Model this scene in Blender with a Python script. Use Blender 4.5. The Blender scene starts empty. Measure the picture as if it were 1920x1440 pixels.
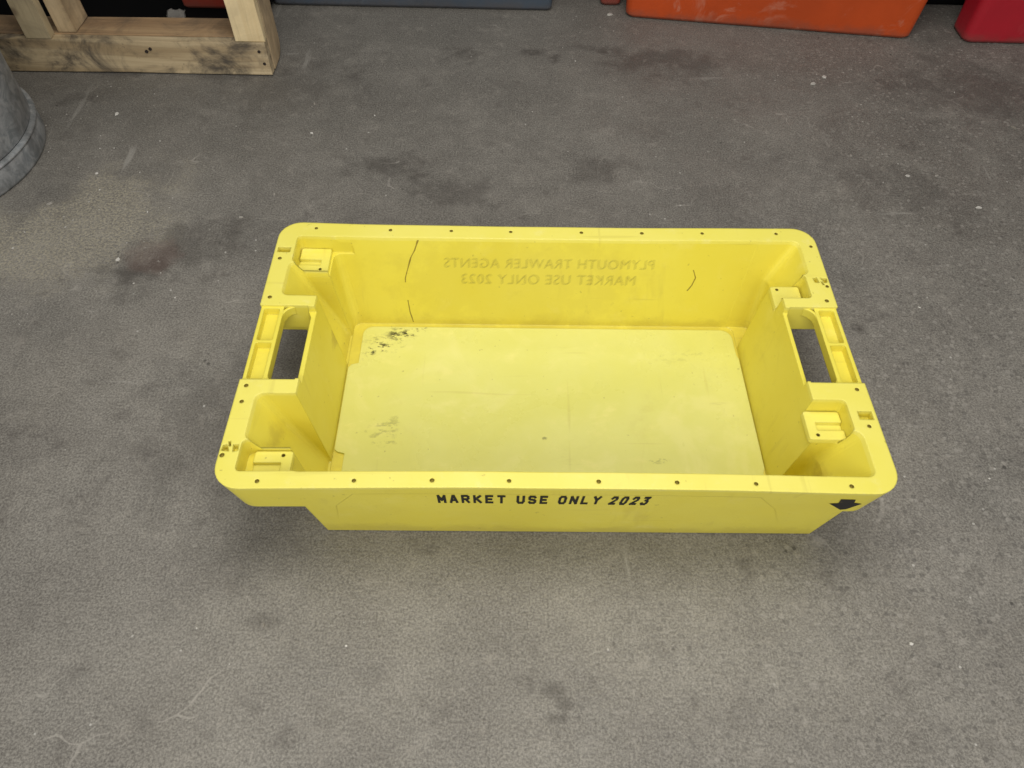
import bpy, bmesh, math, random
from mathutils import Vector, Matrix, noise
random.seed(7)
sc = bpy.context.scene
COL = sc.collection
R = math.radians

# ------------------------------------------------------------------ helpers
def link(name, me, mat=None, parent=None):
    o = bpy.data.objects.new(name, me)
    COL.objects.link(o)
    if mat:
        me.materials.clear()
        me.materials.append(mat)
    if parent:
        o.parent = parent
    return o

def from_bm(name, bm, mat=None, parent=None, smooth=False):
    bmesh.ops.recalc_face_normals(bm, faces=bm.faces)
    me = bpy.data.meshes.new(name)
    bm.to_mesh(me)
    bm.free()
    if smooth:
        for p in me.polygons:
            p.use_smooth = True
    return link(name, me, mat, parent)

def empty(name, loc, rz=0.0):
    o = bpy.data.objects.new(name, None)
    COL.objects.link(o)
    o.location = loc
    o.rotation_euler = (0, 0, rz)
    return o

def tag(o, label=None, cat=None, group=None, kind=None):
    for k, v in (('label', label), ('category', cat), ('group', group), ('kind', kind)):
        if v:
            o[k] = v
    return o

def add_loft(bm, levels):
    """levels: list of (z, [(x,y)...]) with equal counts -> closed solid"""
    rings = []
    for z, poly in levels:
        rings.append([bm.verts.new((x, y, z)) for x, y in poly])
    n = len(rings[0])
    fs = []
    for a, b in zip(rings, rings[1:]):
        for i in range(n):
            fs.append(bm.faces.new((a[i], a[(i + 1) % n], b[(i + 1) % n], b[i])))
    fs.append(bm.faces.new(list(reversed(rings[0]))))
    fs.append(bm.faces.new(rings[-1]))
    return fs

def add_box(bm, x0, x1, y0, y1, z0, z1):
    return add_loft(bm, [(z0, [(x0, y0), (x1, y0), (x1, y1), (x0, y1)]), (z1, [(x0, y0), (x1, y0), (x1, y1), (x0, y1)])])

def rrect(x0, x1, y0, y1, r, seg=6):
    rs = r if isinstance(r, (tuple, list)) else (r,) * 4      # order: (x0,y0) (x1,y0) (x1,y1) (x0,y1)
    pts = []
    for (cx, cy, a0), rr in zip(((x0, y0, 180), (x1, y0, 270), (x1, y1, 0), (x0, y1, 90)), rs):
        sx = 1 if cx == x0 else -1
        sy = 1 if cy == y0 else -1
        for i in range(seg + 1):
            a = R(a0 + 90 * i / seg)
            pts.append((cx + sx * rr + rr * math.cos(a), cy + sy * rr + rr * math.sin(a)))
    return pts

def solid(fn, mat=None):
    bm = bmesh.new()
    fn(bm)
    return from_bm('cutter', bm, mat)

def lofts(*levs):
    return solid(lambda bm: add_loft(bm, list(levs)))

def boxes(*bs):
    def f(bm):
        for b in bs:
            add_box(bm, *b)
    return solid(f)

def csg(o, cutter, op='DIFFERENCE'):
    m = o.modifiers.new('b', 'BOOLEAN')
    m.object = cutter
    m.operation = op
    m.solver = 'EXACT'
    m.use_self = False
    if hasattr(m, 'material_mode'):
        m.material_mode = 'TRANSFER'
    bpy.context.view_layer.update()
    dg = bpy.context.evaluated_depsgraph_get()
    me = bpy.data.meshes.new_from_object(o.evaluated_get(dg))
    o.modifiers.clear()
    old = o.data
    o.data = me
    bpy.data.meshes.remove(old)
    cm = cutter.data
    bpy.data.objects.remove(cutter)
    bpy.data.meshes.remove(cm)

# ------------------------------------------------------------------ node helper
class NT:
    def __init__(s, name):
        s.m = bpy.data.materials.new(name)
        s.m.use_nodes = True
        s.t = s.m.node_tree
        s.b = s.t.nodes['Principled BSDF']
        s.tc = s.t.nodes.new('ShaderNodeTexCoord')
    def n(s, typ, **kw):
        nd = s.t.nodes.new('ShaderNode' + typ)
        for k, v in kw.items():
            setattr(nd, k, v)
        return nd
    def l(s, a, b):
        s.t.links.new(a, b)
    def put(s, sock, v):
        if hasattr(v, 'is_linked'):
            s.l(v, sock)
        else:
            sock.default_value = v
    def noise(s, scale, detail=4, rough=.55, vec=None, dist=0.0, sc=None, out='Fac'):
        nd = s.n('TexNoise')
        nd.inputs['Scale'].default_value = scale
        nd.inputs['Detail'].default_value = detail
        nd.inputs['Roughness'].default_value = rough
        nd.inputs['Distortion'].default_value = dist
        v = vec or s.tc.outputs['Object']
        if sc:
            mp = s.n('Mapping')
            mp.inputs['Scale'].default_value = sc
            s.l(v, mp.inputs['Vector'])
            v = mp.outputs['Vector']
        s.l(v, nd.inputs['Vector'])
        return nd.outputs[out]
    def voro(s, scale, feature='F1', out='Distance', rnd=1.0, vec=None):
        nd = s.n('TexVoronoi', feature=feature)
        nd.inputs['Scale'].default_value = scale
        nd.inputs['Randomness'].default_value = rnd
        s.l(vec or s.tc.outputs['Object'], nd.inputs['Vector'])
        return nd.outputs[out]
    def ramp(s, v, a, b, lo=0.0, hi=1.0):
        nd = s.n('MapRange')
        nd.interpolation_type = 'SMOOTHSTEP'
        for k, x in (('From Min', a), ('From Max', b), ('To Min', lo), ('To Max', hi)):
            nd.inputs[k].default_value = x
        s.l(v, nd.inputs['Value'])
        return nd.outputs['Result']
    def math(s, op, a, b=None, c=None):
        nd = s.n('Math', operation=op)
        s.put(nd.inputs[0], a)
        if b is not None:
            s.put(nd.inputs[1], b)
        if c is not None:
            s.put(nd.inputs[2], c)
        return nd.outputs[0]
    def mix(s, f, a, b, mode='MIX'):
        nd = s.n('Mix', data_type='RGBA', blend_type=mode)
        s.put(nd.inputs[0], f)
        for sock, v in ((nd.inputs[6], a), (nd.inputs[7], b)):
            if isinstance(v, tuple) and len(v) == 3:
                v = v + (1,)
            s.put(sock, v)
        return nd.outputs[2]
    def spot(s, x, y, rx, ry, z=None, soft=.6, wob=.35, ang=0.0, wscale=14):
        """irregular blot mask centred at x,y (object space)"""
        mp = s.n('Mapping', vector_type='TEXTURE')
        mp.inputs['Location'].default_value = (x, y, z or 0)
        mp.inputs['Rotation'].default_value = (0, 0, ang)
        mp.inputs['Scale'].default_value = (rx, ry, 1e3 if z is None else rx)
        s.l(s.tc.outputs['Object'], mp.inputs['Vector'])
        ln = s.n('VectorMath', operation='LENGTH')
        s.l(mp.outputs['Vector'], ln.inputs[0])
        d = s.math('ADD', ln.outputs['Value'], s.math('MULTIPLY', s.math('SUBTRACT', s.noise(wscale, 5, .65), .5), wob * 4))
        return s.ramp(d, 1.0, 1.0 - soft, 0, 1)
    def bump(s, h, strength, dist, normal=None):
        nd = s.n('Bump')
        nd.inputs['Strength'].default_value = strength
        nd.inputs['Distance'].default_value = dist
        s.l(h, nd.inputs['Height'])
        if normal is not None:
            s.l(normal, nd.inputs['Normal'])
        return nd.outputs['Normal']
    def bevel(s, r, samples=6):
        nd = s.n('Bevel', samples=samples)
        nd.inputs['Radius'].default_value = r
        return nd.outputs['Normal']
    def fin(s, color=None, rough=None, normal=None, **kw):
        if color is not None:
            s.put(s.b.inputs['Base Color'], color if not (isinstance(color, tuple) and len(color) == 3) else color + (1,))
        if rough is not None:
            s.put(s.b.inputs['Roughness'], rough)
        if normal is not None:
            s.l(normal, s.b.inputs['Normal'])
        for k, v in kw.items():
            s.put(s.b.inputs[k.replace('_', ' ')], v)
        return s.m

# ------------------------------------------------------------------ materials
YEL = (.79, .67, .13)
def plastic_yellow(name, kind):
    t = NT(name)
    n1 = t.noise(6, 5, .6)
    base = {'body': ((.765, .660, .072), (.785, .690, .095)), 'rim': ((.775, .695, .115), (.80, .722, .15)), 'floor': ((.67, .652, .165), (.70, .685, .215))}[kind]  # one plastic; deeper wall and paler rim tints paint in shade and light
    col = t.mix(t.ramp(n1, .35, .7), base[0], base[1])
    # rubbed / chalky patches
    chalk = t.ramp(t.noise(17, 8, .7, sc=(1, 1.6, 1)), .55, .78)
    col = t.mix(t.math('MULTIPLY', chalk, .30 if kind != 'floor' else .45), col, (.86, .78, .30))
    # grime in a fine blotchy film
    gr = t.ramp(t.noise(11, 9, .72, dist=.4), .56, .80)
    col = t.mix(t.math('MULTIPLY', gr, .22), col, (.40, .31, .06))
    # fine scratches
    sc1 = t.ramp(t.noise(60, 3, .6, sc=(.06, 1, 1)), .66, .74)
    sc2 = t.ramp(t.noise(48, 3, .6, sc=(1, .07, .4)), .67, .75)
    col = t.mix(t.math('MULTIPLY', t.math('MAXIMUM', sc1, sc2), .16), col, (.36, .27, .05))
    # specks of dirt
    sp = t.ramp(t.noise(120, 2, .5), .71, .78)
    col = t.mix(t.math('MULTIPLY', sp, .35), col, (.20, .15, .04))
    if kind == 'body':
        for a in ((-.350, -.125, .022, .03, .13, .32), (-.345, .105, .03, .02, .09, .3), (.345, -.17, .03, .03, .1, .35), (-.318, .08, .02, .03, .09, .45), (-.05, .18, .25, .03, .1, .12)):
            col = t.mix(t.math('MULTIPLY', t.spot(a[0], a[1], a[2], a[3], z=a[4], wob=.5, wscale=26), a[5]), col, (.33, .22, .04))
    if kind == 'floor':
        # black scuffs in the rear corner and a faint cluster at the front
        fine = t.ramp(t.noise(75, 6, .7, sc=(1, 1.7, 1)), .50, .60)
        for x, y, rx, ry, a, st in ((-.268, .112, .030, .016, .5, .9), (-.222, .146, .042, .012, .25, .95), (-.250, .128, .06, .03, .5, .35), (.22, .10, .06, .02, .2, .12), (-.225, .136, .022, .012, 0, .6), (-.238, -.044, .035, .026, .7, .32), (-.005, -.051, .006, .005, 0, .5), (.16, -.09, .02, .006, .1, .3), (.21, -.125, .02, .006, 0, .25)):
            mk = t.math('MULTIPLY', t.spot(x, y, rx, ry, ang=a, wob=.45, wscale=40), fine)
            col = t.mix(t.math('MULTIPLY', mk, st), col, (.025, .022, .015))
        # pale water marks
        wm = t.ramp(t.noise(8, 4, .6, dist=1.2), .52, .66)
        col = t.mix(t.math('MULTIPLY', wm, .20), col, (.86, .80, .36))
    rough = t.ramp(t.noise(9, 5, .6), .3, .75, .24, .42) if kind == 'floor' else t.ramp(t.noise(9, 5, .6), .3, .75, .30, .50)
    sz = t.n('SeparateXYZ'); t.l(t.tc.outputs['Object'], sz.inputs[0])
    if kind == 'body':
        # tide line of dried residue low on the walls, and rubbing along the rim edge
        tide = t.ramp(t.math('ADD', sz.outputs[2], t.math('MULTIPLY', t.noise(16, 6, .7, dist=.5), .075)), .075, .045)
        col = t.mix(t.math('MULTIPLY', tide, .30), col, (.36, .27, .05))
        drip = t.math('MULTIPLY', t.ramp(t.noise(30, 4, .6, sc=(1, 1, .12), dist=.3), .58, .72), t.ramp(t.noise(5, 3, .6), .45, .62))
        col = t.mix(t.math('MULTIPLY', drip, .22), col, (.42, .32, .06))
    if kind == 'floor':
        drag = t.math('MULTIPLY', t.ramp(t.noise(40, 6, .72, sc=(.22, 1, 1), dist=.4), .60, .72), t.ramp(t.noise(6, 4, .65, dist=.6), .50, .66))
        col = t.mix(t.math('MULTIPLY', drag, .28), col, (.30, .26, .08))
    if kind == 'rim':
        sc3 = t.ramp(t.noise(34, 6, .7, sc=(1, 1, .3)), .58, .72)
        col = t.mix(t.math('MULTIPLY', sc3, .2), col, (.86, .80, .42))
    h = t.noise(240, 3, .6)
    h2 = t.noise(7, 2, .5)
    nb = t.bevel({'rim': .0028, 'body': .0022, 'floor': .0014}[kind])
    nr = t.bump(h, .10, .0006, nb)
    nr = t.bump(h2, .25, .004, nr)
    t.b.inputs['Subsurface Weight'].default_value = .0
    return t.fin(col, rough, nr, IOR=1.46)

M_BODY = plastic_yellow('yellow_plastic_wall', 'body')
M_RIM = plastic_yellow('yellow_plastic_rim', 'rim')
M_FLOOR = plastic_yellow('yellow_plastic_floor', 'floor')

def mk_simple(name, col, rough, bump=None, bev=None, **kw):
    t = NT(name)
    nrm = t.bevel(bev) if bev else None
    if bump:
        nrm = t.bump(t.noise(bump[0], 5, .6), bump[1], bump[2], nrm)
    return t.fin(col, rough, nrm, **kw)

M_HOLE = mk_simple('hole_dark_olive', (.30, .23, .03), .8)  # darker olive inside the shallow rim holes

def mk_ink(name, col, wear):
    t = NT(name)
    w = t.ramp(t.noise(160, 6, .7), .60, .72)
    return t.fin(t.mix(t.math('MULTIPLY', w, wear), col, YEL), .5)
M_INK = mk_ink('black_ink', (.006, .006, .006), .22)
M_GHOST = mk_ink('faded_print', (.36, .33, .10), .8)
M_SCR = mk_ink('dark_scratch', (.22, .14, .03), .8)
for m_, al in ((M_GHOST, .105), (M_SCR, .55)):
    for n_ in m_.node_tree.nodes:
        if n_.type == 'BSDF_PRINCIPLED':
            n_.inputs['Alpha'].default_value = al

def mk_ground():
    t = NT('worn_concrete')
    P = t.tc.outputs['Object']
    big = t.noise(1.9, 7, .66, dist=.15)
    mid = t.noise(6.5, 7, .68, dist=.3)
    col = t.mix(t.ramp(big, .32, .70), (.180, .165, .141), (.300, .280, .241))
    col = t.mix(t.ramp(mid, .30, .74), t.mix(.55, col, (.095, .083, .071)), col)
    # warm and cool casts
    col = t.mix(t.math('MULTIPLY', t.ramp(t.noise(3.1, 6, .66), .48, .74), .28), col, (.195, .170, .130))
    col = t.mix(t.math('MULTIPLY', t.ramp(t.noise(4.3, 6, .68, dist=.1), .50, .74), .26), col, (.150, .156, .150))
    # broad grimy areas, thickened with distance to paint in the far light falloff
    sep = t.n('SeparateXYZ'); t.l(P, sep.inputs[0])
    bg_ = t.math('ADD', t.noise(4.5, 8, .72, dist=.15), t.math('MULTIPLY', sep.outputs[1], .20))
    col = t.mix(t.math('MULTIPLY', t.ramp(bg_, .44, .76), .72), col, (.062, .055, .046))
    pw = t.math('ADD', t.noise(7.0, 7, .70, dist=.1), t.math('MULTIPLY', sep.outputs[1], -.22))
    col = t.mix(t.math('MULTIPLY', t.ramp(pw, .44, .80), .38), col, (.35, .332, .288))  # paler towards the front, painting in the brighter near light
    # aggregate: sand grains, small pebbles light and dark
    g1 = t.noise(330, 3, .75)
    col = t.mix(t.ramp(g1, .30, .72), t.mix(.56, col, (.050, .046, .040)), t.mix(.40, col, (.42, .40, .35)))
    g2 = t.noise(150, 2, .6)
    col = t.mix(t.math('MULTIPLY', t.ramp(g2, .60, .72), .40), col, (.31, .295, .26))
    col = t.mix(t.math('MULTIPLY', t.ramp(g2, .40, .28), .45), col, (.070, .064, .056))
    # coarser pebbles show where the surface is worn (front right and right)
    wx = t.math('ADD', sep.outputs[0], t.math('MULTIPLY', sep.outputs[1], -.35))
    worn = t.ramp(t.math('ADD', wx, t.math('MULTIPLY', t.noise(2.2, 4, .6), .9)), .35, 1.05)
    vc = t.n('TexVoronoi', feature='F1'); vc.inputs['Scale'].default_value = 95
    t.l(P, vc.inputs['Vector'])
    bw = t.n('RGBToBW'); t.l(vc.outputs['Color'], bw.inputs[0])
    peb = t.mix(t.ramp(bw.outputs[0], .25, .80), (.080, .074, .066), (.33, .31, .275))
    core = t.ramp(vc.outputs['Distance'], .42, .22)
    col = t.mix(t.math('MULTIPLY', t.math('MULTIPLY', worn, core), .50), col, peb)
    # sandy patch beside the zinc bin
    sand = t.spot(-.86, .40, .27, .17, ang=.5, wob=.45, wscale=9)
    sg = t.ramp(t.noise(210, 4, .75), .40, .66)
    col = t.mix(t.math('MULTIPLY', t.math('MULTIPLY', sand, sg), .85), col, (.37, .335, .245))
    # dark stains and drips, with soft dark patches by pallet and crate
    for x, y, rx, ry, a, s in ((-.29, .60, .075, .035, .1, .55), (-.16, .52, .08, .035, -.2, .45), (.12, .60, .06, .04, .4, .40), (.53, .18, .016, .014, 0, .65),
                               (-.64, .36, .10, .06, .5, .45), (-.70, .30, .05, .025, .9, .55), (.30, 1.00, .13, .06, 0, .50), (-.18, 1.02, .035, .035, 0, .55), (.0, 1.03, .02, .012, 0, .6), (.05, 1.01, .016, .02, 0, .55),
                               (.14, 1.05, .05, .02, 0, .40), (-.98, .82, .05, .02, .3, .5), (-.85, .93, .3, .03, 0, .35), (-.37, -.32, .02, .012, 0, .35), (.0, -.40, .012, .008, 0, .5), (.013, -.415, .010, .007, 0, .5), (.0, -.43, .016, .006, 0, .5),
                               (-.55, .85, .16, .10, .3, .28), (.75, .55, .14, .06, -.3, .30), (1.0, .9, .2, .12, 0, .40), (-.5, -.05, .10, .12, .3, .28)):
        m_ = t.math('MULTIPLY', t.spot(x, y, rx * 1.5, ry * 1.5, ang=a, wob=.75, wscale=19, soft=.9), s * 1.0)
        col = t.mix(m_, col, (.045, .038, .032))
    cl = t.ramp(t.noise(15, 7, .74, dist=.2), .54, .74)
    col = t.mix(t.math('MULTIPLY', cl, .62), col, (.075, .066, .057))
    cl2 = t.ramp(t.noise(12, 7, .74, dist=.15), .54, .74)
    col = t.mix(t.math('MULTIPLY', cl2, .34), col, (.27, .25, .215))
    # mottling at pebble-cluster scale and fine pale scrape marks
    m3 = t.noise(42, 5, .7, dist=.5)
    col = t.mix(t.math('MULTIPLY', t.ramp(m3, .52, .70), .22), col, (.100, .089, .077))
    col = t.mix(t.math('MULTIPLY', t.ramp(m3, .46, .30), .20), col, (.38, .35, .30))
    wv = t.n('TexNoise'); wv.inputs['Scale'].default_value = 5; wv.inputs['Detail'].default_value = 3
    t.l(P, wv.inputs['Vector'])
    ve = t.n('TexVoronoi', feature='DISTANCE_TO_EDGE'); ve.inputs['Scale'].default_value = 7
    vm = t.n('VectorMath', operation='MULTIPLY_ADD'); vm.inputs[1].default_value = (.35, .35, 0)
    t.l(wv.outputs['Color'], vm.inputs[0]); t.l(P, vm.inputs[2]); t.l(vm.outputs['Vector'], ve.inputs['Vector'])
    scr = t.math('MULTIPLY', t.ramp(ve.outputs['Distance'], .012, .004), t.ramp(t.noise(6, 4, .7, dist=.4), .55, .66))
    col = t.mix(t.math('MULTIPLY', scr, .42), col, (.40, .375, .33))
    # reddish brown fish-box stain on the left
    col = t.mix(t.math('MULTIPLY', t.spot(-.69, .335, .06, .05, wob=.5), .35), col, (.12, .070, .055))
    # pale scuffs and scrape streaks
    st = t.math('MULTIPLY', t.ramp(t.noise(26, 4, .6, sc=(1, .10, 1), dist=.3), .64, .74), t.ramp(t.noise(2.6, 3, .5), .52, .66))
    st2 = t.math('MULTIPLY', t.ramp(t.noise(30, 4, .6, sc=(.12, 1, 1), dist=.5), .64, .74), t.ramp(t.noise(3.3, 3, .5, dist=.4), .53, .68))
    col = t.mix(t.math('MULTIPLY', t.math('MAXIMUM', st, st2), .55), col, (.34, .325, .29))
    # rare white grit
    vg = t.voro(38)
    wh = t.math('MULTIPLY', t.ramp(vg, .085, .05), t.ramp(t.noise(5, 2, .5), .52, .60))
    col = t.mix(t.math('MULTIPLY', wh, .75), col, (.50, .485, .44))
    ch = t.math('MULTIPLY', t.ramp(t.noise(58, 4, .7), .66, .73), t.ramp(t.noise(4.6, 4, .65), .46, .62))
    col = t.mix(t.math('MULTIPLY', ch, .60), col, (.44, .42, .37))
    dk = t.math('MULTIPLY', t.ramp(t.noise(52, 4, .7, sc=(1.3, 1, 1)), .64, .72), t.ramp(t.noise(3.7, 4, .65), .48, .64))
    col = t.mix(t.math('MULTIPLY', dk, .60), col, (.055, .049, .042))
    # black pits
    vp = t.voro(27, vec=None)
    col = t.mix(t.math('MULTIPLY', t.math('MULTIPLY', t.ramp(vp, .10, .05), t.ramp(t.noise(4.2, 2, .5), .55, .62)), .7), col, (.03, .027, .024))
    h = t.math('ADD', t.math('MULTIPLY', g1, .6), t.math('MULTIPLY', g2, .8))
    nr = t.bump(h, .55, .0016)
    nr = t.bump(mid, .35, .008, nr)
    rough = t.ramp(mid, .3, .7, .62, .88)
    return t.fin(col, rough, nr)
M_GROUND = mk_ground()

def mk_wood(name, c1, c2, axis, dirt):
    t = NT(name)
    s = [26, 26, 26]; s[axis] = 1.6
    g = t.noise(1.0, 6, .65, sc=tuple(s), dist=.6)
    s2 = [120, 120, 120]; s2[axis] = 5
    g2 = t.noise(1.0, 4, .6, sc=tuple(s2))
    col = t.mix(t.ramp(g, .30, .70), c1, c2)
    col = t.mix(t.math('MULTIPLY', t.ramp(g2, .5, .75), .35), col, tuple(c * .5 for c in c1))
    d = t.ramp(t.noise(9, 8, .7, dist=.6), .42, .66)
    col = t.mix(t.math('MULTIPLY', d, dirt), col, (.060, .050, .040))
    d2 = t.ramp(t.noise(45, 5, .7), .62, .74)
    col = t.mix(t.math('MULTIPLY', d2, dirt * .9), col, (.045, .036, .028))
    kn = t.ramp(t.voro(7), .11, .05)
    col = t.mix(t.math('MULTIPLY', kn, .6), col, (.10, .055, .028))
    nr = t.bump(t.math('ADD', g, g2), .4, .0015, t.bevel(.003, 4))
    return t.fin(col, .82, nr)
M_W_RAIL = mk_wood('weathered_rail_wood', (.36, .265, .145), (.62, .50, .31), 0, .95)
M_W_POST = mk_wood('pale_post_wood', (.70, .535, .285), (.80, .65, .38), 2, .18)
M_W_DARK = mk_wood('brown_timber', (.29, .18, .09), (.46, .31, .165), 0, .5)
M_W_SIDE = mk_wood('side_timber', (.40, .285, .155), (.55, .42, .25), 2, .45)
M_W_OLIVE = mk_wood('grey_board_wood', (.40, .32, .19), (.50, .41, .25), 2, .30)

def mk_tub(name, c, c_pale, rough=.42, scuff=.5, bev=.006, mud=.45):
    t = NT(name)
    n = t.noise(4, 5, .6)
    col = t.mix(t.ramp(n, .35, .7), c, tuple(x * .8 for x in c))
    s = t.ramp(t.noise(9, 8, .72, dist=.7), .56, .74)
    col = t.mix(t.math('MULTIPLY', s, scuff), col, c_pale)
    s2 = t.ramp(t.noise(42, 4, .65, sc=(.15, .4, 1)), .66, .76)
    col = t.mix(t.math('MULTIPLY', s2, scuff * .5), col, c_pale)
    sz = t.n('SeparateXYZ'); t.l(t.tc.outputs['Object'], sz.inputs[0])
    foot = t.ramp(t.math('ADD', sz.outputs[2], t.math('MULTIPLY', t.noise(18, 6, .7), .06)), .062, .030)
    col = t.mix(t.math('MULTIPLY', foot, mud), col, (.09, .07, .055))
    sm = t.ramp(t.noise(13, 5, .7, dist=1.0), .60, .74)
    col = t.mix(t.math('MULTIPLY', sm, scuff * .9), col, c_pale)
    nr = t.bump(t.noise(30, 4, .6), .2, .002, t.bevel(bev, 5))
    return t.fin(col, rough, nr)
M_ORANGE = mk_tub('orange_plastic', (.50, .066, .008), (.52, .23, .15), .45, .6)
M_RED = mk_tub('red_plastic', (.40, .012, .024), (.42, .09, .09), .35, .25)
M_BLUE = mk_tub('blue_grey_plastic', (.055, .075, .100), (.11, .13, .15), .5, .4)
M_BLACK = mk_tub('shade_black', (.003, .003, .003), (.006, .006, .006), .9, .3, mud=0.0)  # near-black for the shapes that stand in for shade
for l_ in M_BLACK.node_tree.nodes:
    if l_.type == 'BSDF_PRINCIPLED':
        l_.inputs['Specular IOR Level'].default_value = .1
M_DKRED = mk_tub('brick_red_plastic', (.25, .03, .015), (.3, .1, .07), .5, .3)

def mk_zinc():
    t = NT('galvanised_zinc')
    col = t.mix(t.ramp(t.noise(28, 5, .7, dist=.8), .36, .66), (.22, .24, .25), (.42, .435, .44))
    col = t.mix(t.math('MULTIPLY', t.ramp(t.noise(70, 3, .6, sc=(1, 1, .25)), .55, .72), .5), col, (.52, .53, .53))
    d = t.ramp(t.noise(8, 7, .7, dist=.5), .45, .70)
    col = t.mix(t.math('MULTIPLY', d, .55), col, (.12, .115, .105))
    return t.fin(col, t.ramp(t.noise(14, 5, .6), .3, .7, .42, .62), t.bump(t.noise(60, 4, .6), .15, .001), Metallic=.45)
M_ZINC = mk_zinc()
M_PAPER = mk_simple('off_white_scrap', (.42, .40, .36), .8, (80, .5, .002))

# ------------------------------------------------------------------ ground
def build_ground():
    bm = bmesh.new()
    S = 7.0
    for_v = [bm.verts.new((x, y, 0)) for x, y in ((-S, -S), (S, -S), (S, S), (-S, S))]
    bm.faces.new(for_v)
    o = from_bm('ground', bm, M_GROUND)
    tag(o, kind='structure')
build_ground()

# ------------------------------------------------------------------ the yellow crate
H = .178
YF = .2268
KD = .034 / .178              # draft of the long sides
KE = .017 / .178
def fy(z):                    # y of the outer front face at height z
    return -YF + KD * (H - z)

crate = empty('fish_crate', (0, 0, 0))
tag(crate, 'empty bright yellow plastic fish crate with handle holes and black lettering, on the concrete floor', 'crate')

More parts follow.
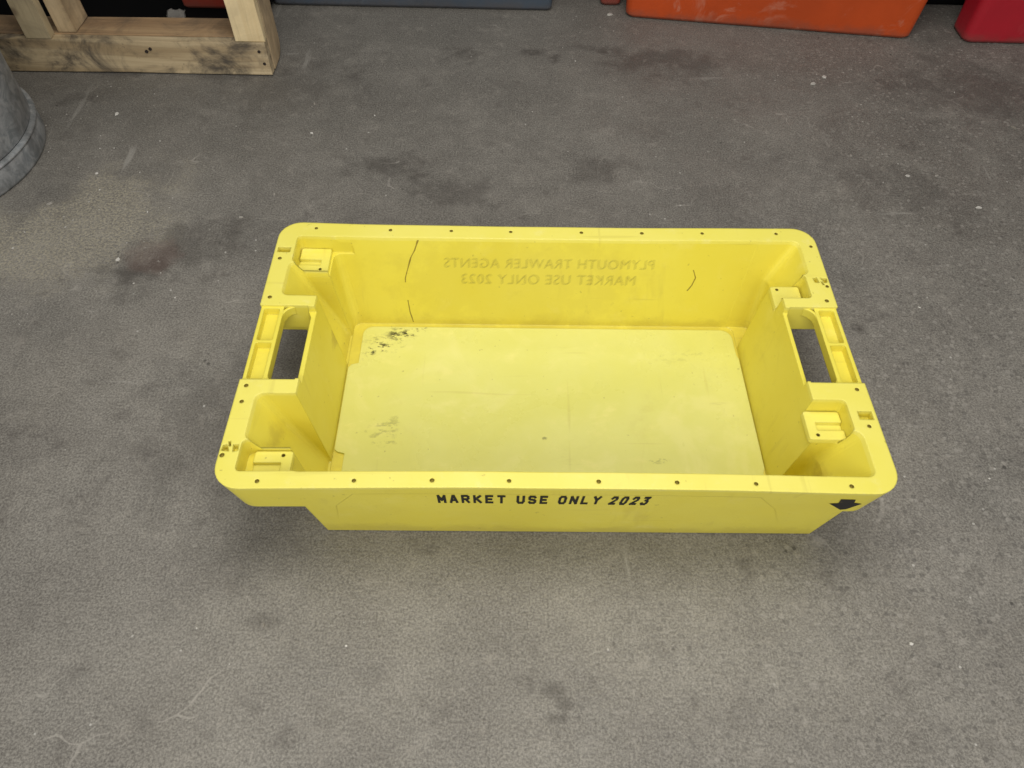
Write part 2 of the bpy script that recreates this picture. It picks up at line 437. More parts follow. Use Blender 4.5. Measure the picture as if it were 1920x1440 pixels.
def outer(z):
    d = H - z
    return rrect(-.4 + KE * d, .4 - KE * d, -YF + KD * d, YF - KD * d, .033 - .07 * d, 8)
def PANEL(z):
    return .0012 * (z - .030) / (H - .052)
def build_body():
    body = lofts((.0015, outer(0)), (H, outer(H)))
    ZS = H - .069             # underside of the end skirts
    # lower tub outline in plan
    left = [(-.3085, -.3), (-.3085, -.203), (-.3235, -.175), (-.3235, .160), (-.3235, .188), (-.3225, .3)]
    right = [(.357, .3), (.357, .134), (.345, .118), (.326, .108), (.326, -.108), (.345, -.118), (.357, -.134), (.357, -.3)]
    core = left + right
    core0 = [(-.3010, -.3), (-.3010, -.188), (-.3235, -.164)] + core[3:]
    low = lofts((-.06, core0), (0.0, core0), (ZS + .03, core))
    for y0, y1 in ((-.170, -.087), (.0735, .152)):        # outside of the sloping side pockets
        p0 = rrect(-.325, -.29, y0 + .004, y1 - .004, .006, 3)
        p1 = rrect(-.366, -.29, y0, y1, .010, 3)
        csg(low, lofts((0.01, p0), (ZS + .02, p1)), 'UNION')
    cut = boxes((-.6, .6, -.4, .4, -.05, ZS))
    csg(cut, low)
    csg(body, cut)
    # flange under the handles is shallower
    csg(body, boxes((-.6, -.3275, -.086, .0728, -.05, H - .047), (.3325, .6, -.104, .104, -.05, H - .047)))
    # main basin
    ZF = .016
    def basin(z):
        k = (H - z) / (H - ZF)
        return rrect(-.3255 + .0175 * k, .3265 - .0165 * k, -.2045 + .0365 * k, .199 - .031 * k, (.022, .012, .012, .012), 4)
    csg(body, lofts((ZF, basin(ZF)), (H + .01, basin(H + .01))))
    # sloping pockets on the left, beside the handle
    for y0, y1 in ((-.1605, -.0905), (.0765, .1435)):
        csg(body, lofts((ZF + .0015, rrect(-.3115, -.27, y0 + .003, y1 - .003, .005, 4)), (H + .003, rrect(-.3765, -.27, y0, y1, .010, 4))))
    # deep corner pockets on the right
    def rp(z):
        t_ = (H - z) / (H - ZF)
        x = .3755 - .026 * min(1, t_ * 2.4) - .012 * t_
        return x, .0365 * t_, .031 * t_
    for s in (0, 1):
        lv = []
        for z in (ZF + .001, H - .0675, H + .003):
            x, a, b = rp(z)
            if s == 0:
                lv.append((z, rrect(.27, x, -.2042 + a, -.1395 + .006 * (H - z) / H, .011, 4)))
            else:
                lv.append((z, rrect(.27, x, .1285 - .006 * (H - z) / H, .1987 - b, .011, 4)))
        csg(body, lofts(*lv))
    # stacking recesses above the ledges
    ZL = H - .030
    for x0, x1, y0, y1 in ((-.372, -.29, .1425, .1975), (-.3765, -.29, -.2035, -.1595), (.29, .3675, -.1405, -.0930), (.29, .3685, .0825, .1295)):
        csg(body, lofts((ZL, rrect(x0 + .001, x1 - .001, y0 + .001, y1 - .001, .005, 3)), (H + .004, rrect(x0, x1, y0, y1, .006, 3))))
    # handle openings
    def hole(s, y0, y1):
        xi, xo = .3305, .45
        def P(c):
            p = [(xi, y0), (xo, y0), (xo, y1), (xi + c, y1), (xi, y1 - c * 2.3)]
            if s < 0:
                p = [(-x, y) for x, y in p][::-1]
            return p
        csg(body, lofts((-.02, P(.026 if s < 0 else .003)), (H + .01, P(.003))))
    hole(-1, -.069, .0575)
    hole(1, -.066, .0655)
    # the end wall between the shelves sits lower
    csg(body, boxes((-.345, -.30, -.0672, .0562, H - .011, H + .02), (.30, .345, -.0642, .0642, H - .011, H + .02)))
    # recessed panel on both long outer faces
    for s in (-1, 1):
        bm = bmesh.new()
        pr = [(-.240, H - .022), (.240, H - .022), (.272, H - .066), (.320, -.006), (-.285, -.006), (-.268, H - .066)]
        a, b = [], []
        for x, z in pr:
            yy = fy(z)
            a.append(bm.verts.new((x, s * (-yy + .02), z)))
            b.append(bm.verts.new((x, s * (-yy - PANEL(z)), z)))
        n = len(pr)
        for i in range(n):
            bm.faces.new((a[i], a[(i + 1) % n], b[(i + 1) % n], b[i]))
        bm.faces.new(a)
        for q in ((0, 1, 2, 5), (5, 2, 3, 4)):
            bm.faces.new([b[k] for k in q])
        csg(body, from_bm('cutter', bm))
    # slots in the end rims
    csg(body, boxes((-.3960, -.3775, .1620, .1725, H - .012, H + .01), (.3775, .3955, -.1225, -.1100, H - .012, H + .01)))
    for sx, cy in ((-1, -.1700), (1, .1165)):
        # latch recess crossed by a slanting rib
        for q, zc in (([(-.0105, -.0050), (-.0005, -.0062), (-.0050, .0040), (-.0095, .0030)], .010), ([(.0035, -.0070), (.0100, -.0050), (.0088, .0038), (.0020, .0035)], .0085), ([(-.0028, .0010), (.0000, .0005), (-.0015, .0085), (-.0045, .0080)], .009)):
            p = [(sx * .3880 + sx * -x, cy + sx * -y) for x, y in q]
            csg(body, lofts((H - zc, p), (H + .01, p)))
    # drain holes round the rim
    pts = [(x, -.2170) for x in (-.347, -.236, -.146, -.057, .047, .138, .230, .341)] + [(x, .2150) for x in (-.347, -.236, -.145, -.056, .050, .141, .232, .344)]
    pts += [(-.3898, .1490), (-.3894, .0722), (-.3897, -.0791), (-.3900, -.1038), (-.3955, -.1815), (.3908, .1872), (.3875, .0775), (.3870, -.0763), (.3862, -.1325), (.3950, .1055)]
    def cyls(bm):
        for i, (x, y) in enumerate(pts):
            r = .0025 + .0005 * random.random()
            ring = [(x + r * math.cos(a * math.tau / 10), y + r * math.sin(a * math.tau / 10)) for a in range(10)]
            add_loft(bm, [(H - .0034, ring), (H + .01, ring)])
    csg(body, solid(cyls, M_HOLE))
    return body

body = build_body()
# split: rim band (with its holes) and the tub below it
def split_body(body):
    me = body.data
    hole_idx = [i for i, m in enumerate(me.materials) if m == M_HOLE]
    hi = hole_idx[0] if hole_idx else -1
    src = bmesh.new(); src.from_mesh(me)
    bmesh.ops.remove_doubles(src, verts=src.verts, dist=1e-6)
    ZR = H - .0056
    bmesh.ops.bisect_plane(src, geom=list(src.verts) + list(src.edges) + list(src.faces), plane_co=(0, 0, ZR), plane_no=(0, 0, 1))
    out = {}
    for part in ('rim', 'tub'):
        bm = src.copy()
        dead = [f for f in bm.faces if (f.calc_center_median().z > ZR) != (part == 'rim')]
        bmesh.ops.delete(bm, geom=dead, context='FACES')
        m2 = bpy.data.meshes.new(part)
        for f in bm.faces:
            f.material_index = 1 if f.material_index == hi else 0
            f.smooth = False
        bm.to_mesh(m2); bm.free()
        o = bpy.data.objects.new(part, m2)
        COL.objects.link(o)
        m2.materials.append(M_RIM if part == 'rim' else M_BODY)
        m2.materials.append(M_HOLE)
        o.parent = crate
        out[part] = o
    src.free()
    bpy.data.objects.remove(body)
    return out
parts = split_body(body)
print('BODY', {k: len(o.data.polygons) for k, o in parts.items()})

# handles: outer bar with two channels and a rib
def build_handle(s, y0, y1):
    bm = bmesh.new()
    zb, zt = H - .0190, H - .0035
    add_box(bm, s * .3675, s * .3985, y0 - .002, y1 + .002, zb, zt)
    o = from_bm('handle', bm, M_BODY, crate)
    ym = (y0 + y1) / 2 + .002
    def ch(a, b, z):
        q0 = rrect(min(s * .3735, s * .3935), max(s * .3735, s * .3935), a + .001, b - .001, .002, 2)
        q1 = rrect(min(s * .3718, s * .3945), max(s * .3718, s * .3945), a, b, .003, 2)
        return lofts((z, q0), (H + .01, q1))
    csg(o, ch(y0 + .003, ym - .0016, H - .0150))
    csg(o, ch(ym + .0016, y1 - .003, H - .0150))
    me = o.data
    me.materials.clear(); me.materials.append(M_BODY)
    # curved web running from the grip into the rear shelf
    wb = bmesh.new(); wb.from_mesh(me)
    for (ya, yb, xa, xb) in ((y1 - .017, y1 + .0015, .3692, .3535), (y0 + .009, y0 - .0015, .3692, .3600)):
        n = 5
        prev = None
        cent = []
        for i in range(n + 1):
            u = i / n
            cent.append((xa + (xb - xa) * u ** 1.6, ya + (yb - ya) * (1 - (1 - u) ** 1.6)))
        L, Rr = [], []
        for i, (x, y) in enumerate(cent):
            j0, j1 = max(0, i - 1), min(n, i + 1)
            tx, ty = cent[j1][0] - cent[j0][0], cent[j1][1] - cent[j0][1]
            ln = math.hypot(tx, ty)
            nx, ny = -ty / ln * .0019, tx / ln * .0019
            L.append((s * (x + nx), y + ny)); Rr.append((s * (x - nx), y - ny))
        q = L + Rr[::-1]
        add_loft(wb, [(zb + .001, q), (zt - .0006, q)])
    bmesh.ops.recalc_face_normals(wb, faces=wb.faces)
    wb.to_mesh(me); wb.free()
    return o
build_handle(-1, -.069, .0575)
build_handle(1, -.066, .0655)

# stacking ledges with their groove and drain dot
def build_ledge(x0, x1, y0, y1, dot, g0, g1):
    zb, zt = H - .0312, H - .0235
    bm = bmesh.new()
    add_loft(bm, [(zb, rrect(x0, x1, y0, y1, .0035, 3)), (zt, rrect(x0 + .0006, x1 - .0006, y0 + .0006, y1 - .0006, .003, 3))])
    o = from_bm('stacking_ledge', bm, M_RIM, crate)
    gx0, gx1 = (x0 - .01, x1 - .013) if x0 < 0 else (x0 + .013, x1 + .01)
    csg(o, boxes((gx0, gx1, g0, g1, zb + .0022, zt + .01)))
    ring = [(dot[0] + .0024 * math.cos(a * math.tau / 10), dot[1] + .0024 * math.sin(a * math.tau / 10)) for a in range(10)]
    def c(bm):
        add_loft(bm, [(zb + .0015, ring), (zt + .01, ring)])
    csg(o, solid(c, M_HOLE))
    return o
build_ledge(-.3700, -.3245, .1445, .1965, (-.3366, .1523), .1605, .1720)
build_ledge(-.3668, -.3195, -.2025, -.1615, (-.3315, -.1680), -.1905, -.1780)
build_ledge(.3195, .3665, -.1385, -.0945, (.3315, -.1310), -.1240, -.1120)
build_ledge(.3230, .3660, .0845, .1275, (.3330, .1210), .0945, .1040)

# moulded floor panel, dished in four shallow facets, notched at the pockets
def build_floor():
    z0 = .0152
    bm = bmesh.new()
    out = [(-.3065, -.088), (-.3065, .078)]
    def arc(cx, cy, r, a0, a1, n=5):
        return [(cx + r * math.cos(R(a0 + (a1 - a0) * i / n)), cy + r * math.sin(R(a0 + (a1 - a0) * i / n))) for i in range(n + 1)]
    left = [(-.3065, -.075), (-.3065, .074), (-.302, .080), (-.2915, .083)] + arc(-.2755, .1425, .016, 180, 90)
    rt = arc(.2875, .1405, .018, 90, 0) + [(.3055, .118), (.3062, .105), (.3085, .098), (.3090, -.100), (.3060, -.108), (.3060, -.138)] + arc(.287, -.140, .018, 0, -90)[1:]
    lf = arc(-.2755, -.143, .016, 270, 180) + [(-.2915, -.082), (-.302, -.079)]
    poly = left + rt + lf
    top, bot = [], []
    for x, y in poly:
        top.append(bm.verts.new((x, y, z0 + .0040)))
        bot.append(bm.verts.new((x * 1.0015, y * 1.002, z0)))
    n = len(poly)
    for i in range(n):
        bm.faces.new((bot[i], bot[(i + 1) % n], top[(i + 1) % n], top[i]))
    # dished top: ring of mid points, then the centre
    c = bm.verts.new((-.035, .001, z0 + .0008))
    mid = [bm.verts.new((-.035 + (x + .035) * .36, y * .62, z0 + .0029)) for x, y in poly]
    for i in range(n):
        j = (i + 1) % n
        bm.faces.new((top[i], top[j], mid[j], mid[i]))
        bm.faces.new((mid[i], mid[j], c))
    return from_bm('floor_panel', bm, M_FLOOR, crate)
build_floor()

# lettering --------------------------------------------------------
def text_mesh(body, size, bold=0.0, space=1.0, shear=0.0):
    cu = bpy.data.curves.new('t', 'FONT')
    cu.body = body
    cu.size = size
    cu.offset = bold
    cu.space_character = space
    cu.shear = shear
    cu.extrude = 0.0
    cu.resolution_u = 4
    o = bpy.data.objects.new('t', cu)
    COL.objects.link(o)
    bpy.context.view_layer.update()
    dg = bpy.context.evaluated_depsgraph_get()
    me = bpy.data.meshes.new_from_object(o.evaluated_get(dg))
    bpy.data.objects.remove(o)
    return me

def place_text(chunks, place, name, mat, label=None):
    """chunks: (text, x0, x1, zb, zt, weight, shear, mirror); place(x, z, lift) -> point on the wall"""
    bm = bmesh.new()
    for txt, x0, x1, zb, zt, wt, shear, mir in chunks:
        for k in ((0,) if wt == 0 else (-1, 0, 1)):
            me = text_mesh(txt, 1.0, 0, 1.10, shear)
            xs = [v.co.x for v in me.vertices]; ys = [v.co.y for v in me.vertices]
            a, b, c, d = min(xs), max(xs), min(ys), max(ys)
            tmp = bmesh.new(); tmp.from_mesh(me)
            for v in tmp.verts:
                u = (v.co.x - a) / (b - a)
                if mir:
                    u = 1 - u
                w = (v.co.y - c) / (d - c)
                v.co = place(x0 + (x1 - x0) * u + k * wt, zb + (zt - zb) * w + (k + 1) * wt * .8, .0004 + .00015 * (k + 1))
            m2 = bpy.data.meshes.new('x'); tmp.to_mesh(m2); tmp.free()
            bm.from_mesh(m2)
            bpy.data.meshes.remove(m2); bpy.data.meshes.remove(me)
    me = bpy.data.meshes.new(name)
    bm.to_mesh(me); bm.free()
    o = link(name, me, mat, crate)
    if label:
        o['label'] = label
    return o
def on_front(x, z, lift=.0004):
    return Vector((x, fy(z) + max(0, PANEL(z)) - lift, z))
def on_front_flat(x, z):
    return Vector((x, fy(z) - .0004, z))
def on_back(x, z, lift=.0003):
    return Vector((x, .199 - .031 * (H - z) / (H - .016) - lift, z))
STROKES = {
    'M': [[(0, 0), (0, 1), (.5, .35), (1, 1), (1, 0)]], 'A': [[(0, 0), (.42, 1), (.58, 1), (1, 0)], [(.18, .33), (.82, .33)]],
    'R': [[(0, 0), (0, 1), (.75, 1), (.95, .88), (.95, .62), (.75, .48), (0, .48)], [(.5, .48), (1, 0)]], 'K': [[(0, 0), (0, 1)], [(.95, 1), (.08, .45)], [(.30, .58), (1, 0)]],
    'E': [[(.95, 1), (0, 1), (0, 0), (.95, 0)], [(0, .5), (.8, .5)]], 'T': [[(0, 1), (1, 1)], [(.5, 1), (.5, 0)]],
    'U': [[(0, 1), (0, .22), (.2, 0), (.8, 0), (1, .22), (1, 1)]], 'S': [[(.97, .86), (.8, 1), (.18, 1), (.02, .85), (.02, .66), (.18, .54), (.82, .46), (.98, .33), (.98, .15), (.8, 0), (.18, 0), (.0, .14)]],
    'O': [[(.2, 0), (.8, 0), (1, .22), (1, .78), (.8, 1), (.2, 1), (0, .78), (0, .22), (.2, 0)]], 'N': [[(0, 0), (0, 1), (1, 0), (1, 1)]],
    'L': [[(0, 1), (0, 0), (.95, 0)]], 'Y': [[(0, 1), (.5, .5), (1, 1)], [(.5, .5), (.5, 0)]],
    '2': [[(.02, .80), (.2, 1), (.8, 1), (.98, .82), (.98, .62), (0, .02), (1, .02)]], '3': [[(.05, 1), (.95, 1), (.5, .6), (.8, .56), (.98, .40), (.98, .18), (.8, 0), (.2, 0), (0, .15)]],
}
STROKES['0'] = STROKES['O']
def block_text(chunks, place, name, mat, label):
    bm = bmesh.new()
    lift = 0
    for txt, x0, x1, zb, zt, shear in chunks:
        pitch = (x1 - x0 + .0040) / len(txt)
        w = pitch - .0040
        hx, hz = .00155, .0034                # half stroke width sideways and upright
        for i, chh in enumerate(txt):
            for st in STROKES[chh]:
                pts = [(x0 + i * pitch + hx + u * (w - 2 * hx), zb + hz + v * (zt - zb - 2 * hz)) for u, v in st]
                for (xa, za), (xb, zc) in zip(pts, pts[1:]):
                    dx, dz = (xb - xa) / hx, (zc - za) / hz
                    ln = math.hypot(dx, dz)
                    ux, uz = dx / ln, dz / ln
                    q = []
                    for e, sgn in ((-.8, -1), (.8, -1), (.8, 1), (-.8, 1)):
                        bx, bz = (xa, za) if e < 0 else (xb, zc)
                        px, pz = bx + (e * ux - sgn * uz) * hx, bz + (e * uz + sgn * ux) * hz
                        q.append((px + shear * (pz - zb), pz))
                    lift = (lift + 1) % 7
                    bm.faces.new([bm.verts.new(place(x, z, .0004 + lift * .00003)) for x, z in q])
    me = bpy.data.meshes.new(name)
    bm.to_mesh(me); bm.free()
    link(name, me, mat, crate)['label'] = label
block_text([('MARKET', -.1425, -.0605, .1210, .1505, 0), ('USE', -.0475, -.0095, .1210, .1505, 0), ('ONLY', .0025, .0535, .1205, .1505, .03), ('2023', .0640, .1110, .1195, .1500, .08)],
           on_front, 'lettering', M_INK, 'black stencilled words MARKET USE ONLY 2023')
place_text([('PLYMOUTH TRAWLER AGENTS', -.157, .164, .1255, .1425, .0014, 0, 1), ('MARKET USE ONLY 2023', -.131, .139, .0960, .1140, .0014, 0, 1)],
           on_back, 'show_through_print', M_GHOST, 'faint mirrored words PLYMOUTH TRAWLER AGENTS MARKET USE ONLY 2023 showing through')
bm = bmesh.new()
bm.faces.new([bm.verts.new(on_front_flat(x, z)) for x, z in ((.3275, .1405), (.3376, .1428), (.3345, .1577), (.3521, .1571), (.3554, .1455), (.3662, .1414), (.3566, .1189), (.3505, .1165))])
from_bm('arrow_mark', bm, M_INK, crate)['label'] = 'black arrow mark'
# dark scratch lines on the inside of the rear wall
def ribbon(bm, pts, w, place):
    P = []
    for (x0, z0), (x1, z1) in zip(pts, pts[1:]):
        for i in range(4):
            P.append((x0 + (x1 - x0) * i / 4, z0 + (z1 - z0) * i / 4))
    P.append(pts[-1])
    vs = []
    for i, (x, z) in enumerate(P):
        ww = w * (.35 + .8 * abs(noise.noise(Vector((x * 60, z * 60, w * 999)))))
        vs.append((bm.verts.new(place(x - ww, z)), bm.verts.new(place(x + ww, z))))
    for (a, b), (c, d) in zip(vs, vs[1:]):
        bm.faces.new((a, b, d, c))
for pl in ([(-.1940, .1740), (-.2005, .156), (-.2070, .1438), (-.2150, .118), (-.2186, .1057), (-.2190, .098)], [(-.2180, .0640), (-.2163, .0400), (-.2138, .0275), (-.2125, .0200)], [(.2263, .1263), (.2323, .1120), (.2290, .098), (.2234, .0872)]):
    bm = bmesh.new()
    ribbon(bm, pl, .0019, on_back)
    from_bm('scratch_mark', bm, M_SCR, crate)

# a used box is never straight: long sides pulled in a little, rim slightly wavy
def warp_crate():
    for o in crate.children:
        me = o.data
        bm = bmesh.new(); bm.from_mesh(me)
        if o.name.split('.')[0] in ('rim', 'tub', 'floor_panel'):
            for k in range(-9, 10):
                bmesh.ops.bisect_plane(bm, geom=list(bm.verts) + list(bm.edges) + list(bm.faces), plane_co=(k * .04 + .003, 0, 0), plane_no=(1, 0, 0))
        for v in bm.verts:
            x, y, z = v.co
            k = max(0, z) / H
            q = 1 - (x / .4) ** 2
            v.co.y = y * (1 - .021 * q * k) + .0007 * k * noise.noise(Vector((x * 9, y * 2, 3.3)))
            v.co.x = x * (1 - .003 * (1 - (y / .2268) ** 2) * k)
            v.co.z = z + k * (.0009 * noise.noise(Vector((x * 7, y * 7, .7))))
        bm.to_mesh(me); bm.free()
warp_crate()

# ------------------------------------------------------------------ things behind
def beam(name, parent, mat, x0, x1, y0, y1, z0, z1, jig=.0015, rnd=None):
    bm = bmesh.new()
    n = 7
    ax = max(range(3), key=lambda i: ((x1 - x0), (y1 - y0), (z1 - z0))[i])
    lo, hi = [x0, y0, z0], [x1, y1, z1]
    oa = [i for i in range(3) if i != ax]
    rings = []
    for k in range(n + 1):
        t = lo[ax] + (hi[ax] - lo[ax]) * k / n
        ring = []
        for a, b in ((0, 0), (1, 0), (1, 1), (0, 1)):
            p = [0, 0, 0]
            p[ax] = t
            p[oa[0]] = (lo, hi)[a][oa[0]] + random.uniform(-jig, jig)
            p[oa[1]] = (lo, hi)[b][oa[1]] + random.uniform(-jig, jig)
            ring.append(bm.verts.new(p))
        rings.append(ring)
    for r0, r1 in zip(rings, rings[1:]):
        for i in range(4):
            bm.faces.new((r0[i], r0[(i + 1) % 4], r1[(i + 1) % 4], r1[i]))
    bm.faces.new(rings[0]); bm.faces.new(rings[-1])
    return from_bm(name, bm, mat, parent)

pal = empty('wooden_pallet', (0, 0, 0))
tag(pal, 'worn wooden pallet standing on its edge, top left behind the grey zinc bin', 'pallet')
beam('deck_board', pal, M_W_RAIL, -1.72, -.5895, .915, .936, .003, .0775)
beam('upright_board', pal, M_W_POST, -.6520, -.5885, .9160, .937, .0785, .60)
beam('upright_board', pal, M_W_OLIVE, -1.1010, -1.0480, .9170, .937, .0785, .60)
beam('timber', pal, M_W_DARK, -1.70, -.6540, .9375, 1.012, .004, .0790, .002)
beam('timber', pal, M_W_SIDE, -1.0400, -1.0020, .9385, 1.010, .0810, .60, .002)
beam('deck_board', pal, M_W_RAIL, -1.72, -.5895, .915, .936, .52, .595)
beam('timber', pal, M_W_DARK, -1.70, -.6540, .9375, 1.012, .525, .595, .002)
# end timber with a rounded lower rear corner
bm = bmesh.new()
prof = [(.9385, .004)] + [(.985 + .030 * math.sin(R(a)), .040 - .036 * math.cos(R(a))) for a in (0, 18, 36, 54, 72, 90)] + [(1.013, .60), (.9385, .60)]
A = [bm.verts.new((-.652, y, z)) for y, z in prof]
B = [bm.verts.new((-.5875, y, z)) for y, z in prof]
n = len(prof)
for i in range(n):
    bm.faces.new((A[i], A[(i + 1) % n], B[(i + 1) % n], B[i]))
bm.faces.new(A); bm.faces.new(B)
from_bm('timber', bm, M_W_SIDE, pal)
def nail(x, z):
    bm = bmesh.new()
    ring = [(x + .0034 * math.cos(a * math.tau / 10), z + .0034 * math.sin(a * math.tau / 10)) for a in range(10)]
    a = [bm.verts.new((p, .917, q)) for p, q in ring]
    b = [bm.verts.new((p, .9125, q)) for p, q in ring]
    for i in range(10):
        bm.faces.new((a[i], a[(i + 1) % 10], b[(i + 1) % 10], b[i]))
    bm.faces.new(b)
    return from_bm('nail', bm, M_NAIL, pal)
M_NAIL = mk_simple('rusty_nail', (.035, .026, .022), .7, Metallic=.4)
for x, z in ((-.606, .058), (-.601, .030), (-.842, .060), (-.852, .054)):
    nail(x, z)

def lathe(name, prof, mat, parent, seg=96):
    bm = bmesh.new()
    rings = [[bm.verts.new((r * math.cos(i * math.tau / seg), r * math.sin(i * math.tau / seg), z)) for i in range(seg)] for r, z in prof]
    for a, b in zip(rings, rings[1:]):
        for i in range(seg):
            bm.faces.new((a[i], a[(i + 1) % seg], b[(i + 1) % seg], b[i]))
    return from_bm(name, bm, mat, parent, smooth=True)
binr = empty('zinc_bin', (-1.224, .600, 0))
tag(binr, 'round grey galvanised metal bin cut off at the left edge', 'bin')
lathe('wall', [(.2240, .054), (.2250, .12), (.2300, .30), (.2360, .55), (.2400, .556), (.2380, .560), (.2340, .556), (.2280, .30), (.2220, .06), (.0, .058)], M_ZINC, binr)
lathe('base_ring', [(.2255, .0015), (.2300, .0015), (.2310, .006), (.2305, .040), (.2270, .0455), (.2245, .0455)], M_ZINC, binr)
lathe('bead', [(.2235, .0445), (.2310, .0450), (.2330, .0468), (.2330, .0488), (.2310, .0505), (.2235, .0525)], M_ZINC, binr)

def tub(name, label, mat, p0, p1, depth, h, flare, rim_mat=None, r=.02, cat='tub', foot=.0):
    """open tapered tub: front bottom edge runs p0 -> p1 on the ground"""
    d = Vector((p1[0] - p0[0], p1[1] - p0[1]))
    L = d.length
    e = empty(name, (p0[0], p0[1], 0), math.atan2(d.y, d.x))
    tag(e, label, cat)
    bm = bmesh.new()
    def ring(z, inset):
        k = flare * z / h
        return [bm.verts.new((x, y, z)) for x, y in rrect(-k + inset, L + k - inset, -k + inset, depth + k - inset, r, 5)]
    rg = [ring(.002, .004), ring(.008, .0), ring(h - .03, 0), ring(h - .03, .006), ring(.02, .006)]
    for a, b in zip(rg, rg[1:]):
        m = len(a)
        for i in range(m):
            bm.faces.new((a[i], a[(i + 1) % m], b[(i + 1) % m], b[i]))
    bm.faces.new(rg[0]); bm.faces.new(rg[-1])
    from_bm('wall', bm, mat, e)
    bm = bmesh.new()
    k = flare
    o_ = rrect(-k - .014, L + k + .014, -k - .014, depth + k + .014, r + .012, 5)
    i_ = rrect(-k + .007, L + k - .007, -k + .007, depth + k - .007, r * .7, 5)
    m = len(o_)
    V = [[bm.verts.new((x, y, z)) for x, y in q] for q, z in ((o_, h - .032), (o_, h), (i_, h), (i_, h - .032))]
    for a, b in zip(V, V[1:] + V[:1]):
        for i in range(m):
            bm.faces.new((a[i], a[(i + 1) % m], b[(i + 1) % m], b[i]))
    from_bm('rim', bm, rim_mat or mat, e)
    return e
tub('orange_tub', 'scuffed orange plastic tub standing between the blue-grey tub and the crimson tub', M_ORANGE, (.2300, 1.1990), (.9150, 1.1130), .42, .30, .016)
tub('red_tub', 'crimson plastic tub at the top right corner beside the orange tub', M_RED, (1.0410, 1.1010), (1.72, 1.0940), .085, .30, .010)
tub('gap_shade_box', 'added black box standing in for the shadow gap between the orange and crimson tubs', M_BLACK, (.955, 1.285), (1.60, 1.285), .30, .24, .006)  # added box, its black paints the shadow in the gap
tub('blue_tub', 'blue-grey plastic tub at the top edge right of the wooden pallet', M_BLUE, (-.6480, 1.2300), (.0470, 1.2230), .42, .26, .004, r=.012)
tub('brick_red_tub', 'brick red tub half hidden behind the left end of the orange tub', M_DKRED, (.172, 1.255), (.222, 1.255), .30, .28, .004, r=.01)
tub('shade_tray', 'added black shape standing in for the deep shade behind the wooden pallet', M_BLACK, (-1.80, 1.030), (-.66, 1.030), .60, .052, .004, cat='tray', r=.012)  # added dark shape where only shade lies behind the pallet
rt = tub('small_red_tub', 'small red tub seen through the wooden pallet, on the added dark shape', M_DKRED, (-.848, 1.165), (-.690, 1.165), .22, .16, .006, r=.01)
rt.location.z = .0205
# crumpled scrap lying on the added dark shape
bm = bmesh.new()
G = 9
vv = [[bm.verts.new((-.876 + .045 * i / G + .004 * noise.noise(Vector((i, j, 1.3))), 1.110 + .024 * j / G, .022 + .012 * (j / G) ** 2 + .004 * noise.noise(Vector((i * .7, j * .7, 4.1))) + .004 * abs(math.sin(i * .8)))) for j in range(G + 1)] for i in range(G + 1)]
for i in range(G):
    for j in range(G):
        bm.faces.new((vv[i][j], vv[i + 1][j], vv[i + 1][j + 1], vv[i][j + 1]))
r_ = bmesh.ops.solidify(bm, geom=list(bm.faces), thickness=.0012)
tag(from_bm('paper_scrap', bm, M_PAPER, smooth=True), 'crumpled off-white scrap lying on the added dark shape behind the pallet', 'scrap')

# flecks of litter on the concrete ------------------------------------
def litter():
    bm = bmesh.new()
    L = [(-.5577, .4397, .0055), (-.8894, .7616, .006), (.6639, .9441, .007), (.6310, .9149, .008), (.1923, 1.2135, .008), (.6458, .6531, .004), (.7438, .5895, .006), (.8014, .5907, .005), (.8515, .4944, .006),
         (-.4795, .8092, .005), (-.4682, .7037, .004), (-.5079, .5065, .004), (-.4903, .4943, .004), (-.7489, .3244, .005), (1.0262, .7579, .007), (-.4574, -.3545, .0025), (.0685, -.3503, .0025), (-.9236, .4718, .006), (-.8662, .5637, .004)]
    for _ in range(60):
        x, y = random.uniform(-1.0, 1.2), random.uniform(-.45, 1.2)
        if abs(x) < .45 and abs(y) < .27:
            continue
        L.append((x, y, random.choice((.0012, .0016, .0022, .003))))
    for _ in range(90):
        a, r = random.uniform(-1.4, .9), random.uniform(.24, .62)
        L.append((-1.224 + r * math.cos(a), .60 + r * math.sin(a) - .05, random.choice((.0012, .0015, .0022))))
    for x, y, s in L:
        k = random.randint(5, 7)
        a0 = random.uniform(0, 6.28)
        el = random.uniform(.45, .9)
        rot_ = random.uniform(0, 3.14)
        top, bot = [], []
        for i in range(k):
            a = a0 + i * math.tau / k
            rr = s * random.uniform(.65, 1.15)
            u, v = rr * math.cos(a), rr * el * math.sin(a)
            px, py = u * math.cos(rot_) - v * math.sin(rot_), u * math.sin(rot_) + v * math.cos(rot_)
            bot.append(bm.verts.new((x + px, y + py, .0003)))
            top.append(bm.verts.new((x + px * .8, y + py * .8, .0005 + s * .35 * random.uniform(.6, 1.2))))
        for i in range(k):
            bm.faces.new((bot[i], bot[(i + 1) % k], top[(i + 1) % k], top[i]))
        bm.faces.new(top)
    t = NT('pale_flecks')
    g = t.n('NewGeometry')
    col = t.mix(g.outputs['Random Per Island'], (.20, .18, .15), (.62, .60, .55))
    o = from_bm('litter', bm, t.fin(col, .8))
    tag(o, 'small pale flecks of grit and paper scattered over the concrete', kind='stuff')
litter()

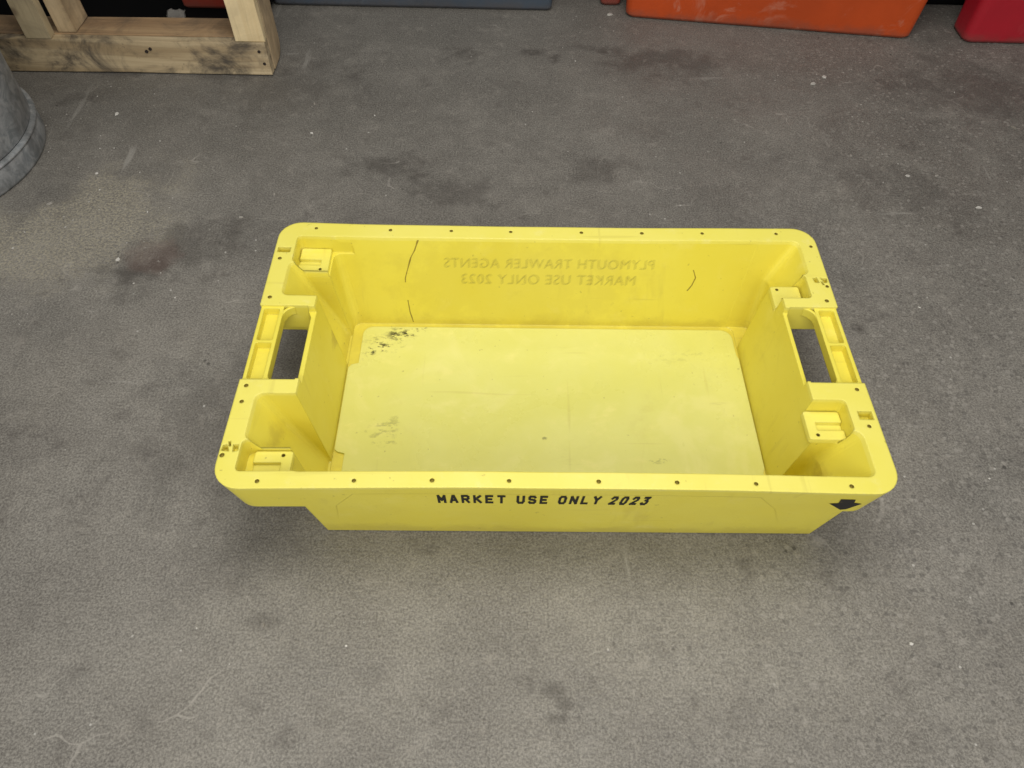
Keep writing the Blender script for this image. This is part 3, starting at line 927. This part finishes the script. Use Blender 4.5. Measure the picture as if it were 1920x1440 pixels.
# ------------------------------------------------------------------ camera, light
cam = bpy.data.cameras.new('camera')
co = bpy.data.objects.new('camera', cam)
COL.objects.link(co)
cam.sensor_width = 36
cam.lens = 1387 / 1920 * 36
cam.clip_start = .05
cam.clip_end = 60
rm = Matrix.Rotation(-.02003541, 4, 'Z') @ Matrix.Rotation(.63865737, 4, 'X') @ Matrix.Rotation(.02618408, 4, 'Z')
co.matrix_world = Matrix.Translation((-.06497756, -.63298354, .7541242 + H)) @ rm
sc.camera = co

def area(name, loc, target, size, power, col=(1, 1, 1)):
    l = bpy.data.lights.new(name, 'AREA')
    l.shape = 'RECTANGLE'
    l.size, l.size_y = size
    l.energy = power
    l.color = col
    o = bpy.data.objects.new(name, l)
    COL.objects.link(o)
    o.location = loc
    o.rotation_euler = (Vector(target) - Vector(loc)).to_track_quat('-Z', 'Y').to_euler()
    return o
area('front_fill', (-.15, -1.45, 1.25), (0, -.1, .05), (1.8, .8), 16, (1, .98, .95))  # added unseen fill, brightens the crate's front face
area('ceiling_lamp', (.05, .05, 1.65), (.02, -.05, 0), (.85, .7), 16.5, (1, .97, .93))
area('sheen_strip', (-.10, 1.15, 2.05), (-.05, 0, 0), (1.7, .16), 2.8, (1, .98, .96))  # added unseen strip, gives the crate floor its sheen

# unseen world light, dim behind, brightened in front to lift the crate's front face
w = bpy.data.worlds.new('World')
sc.world = w
w.use_nodes = True
wt = w.node_tree
bg = wt.nodes['Background']
tcw = wt.nodes.new('ShaderNodeTexCoord')
sep = wt.nodes.new('ShaderNodeSeparateXYZ')
wt.links.new(tcw.outputs['Generated'], sep.inputs[0])
mr = wt.nodes.new('ShaderNodeMapRange')
mr.interpolation_type = 'SMOOTHSTEP'
for k, v in (('From Min', .45), ('From Max', -.95), ('To Min', .05), ('To Max', .72)):
    mr.inputs[k].default_value = v
wt.links.new(sep.outputs[1], mr.inputs['Value'])
wt.links.new(mr.outputs['Result'], bg.inputs['Strength'])
bg.inputs['Color'].default_value = (1, .985, .96, 1)

vs = sc.view_settings
vs.view_transform = 'Standard'
vs.look = 'None'
vs.exposure = 0
vs.gamma = 1
vs.use_curve_mapping = False
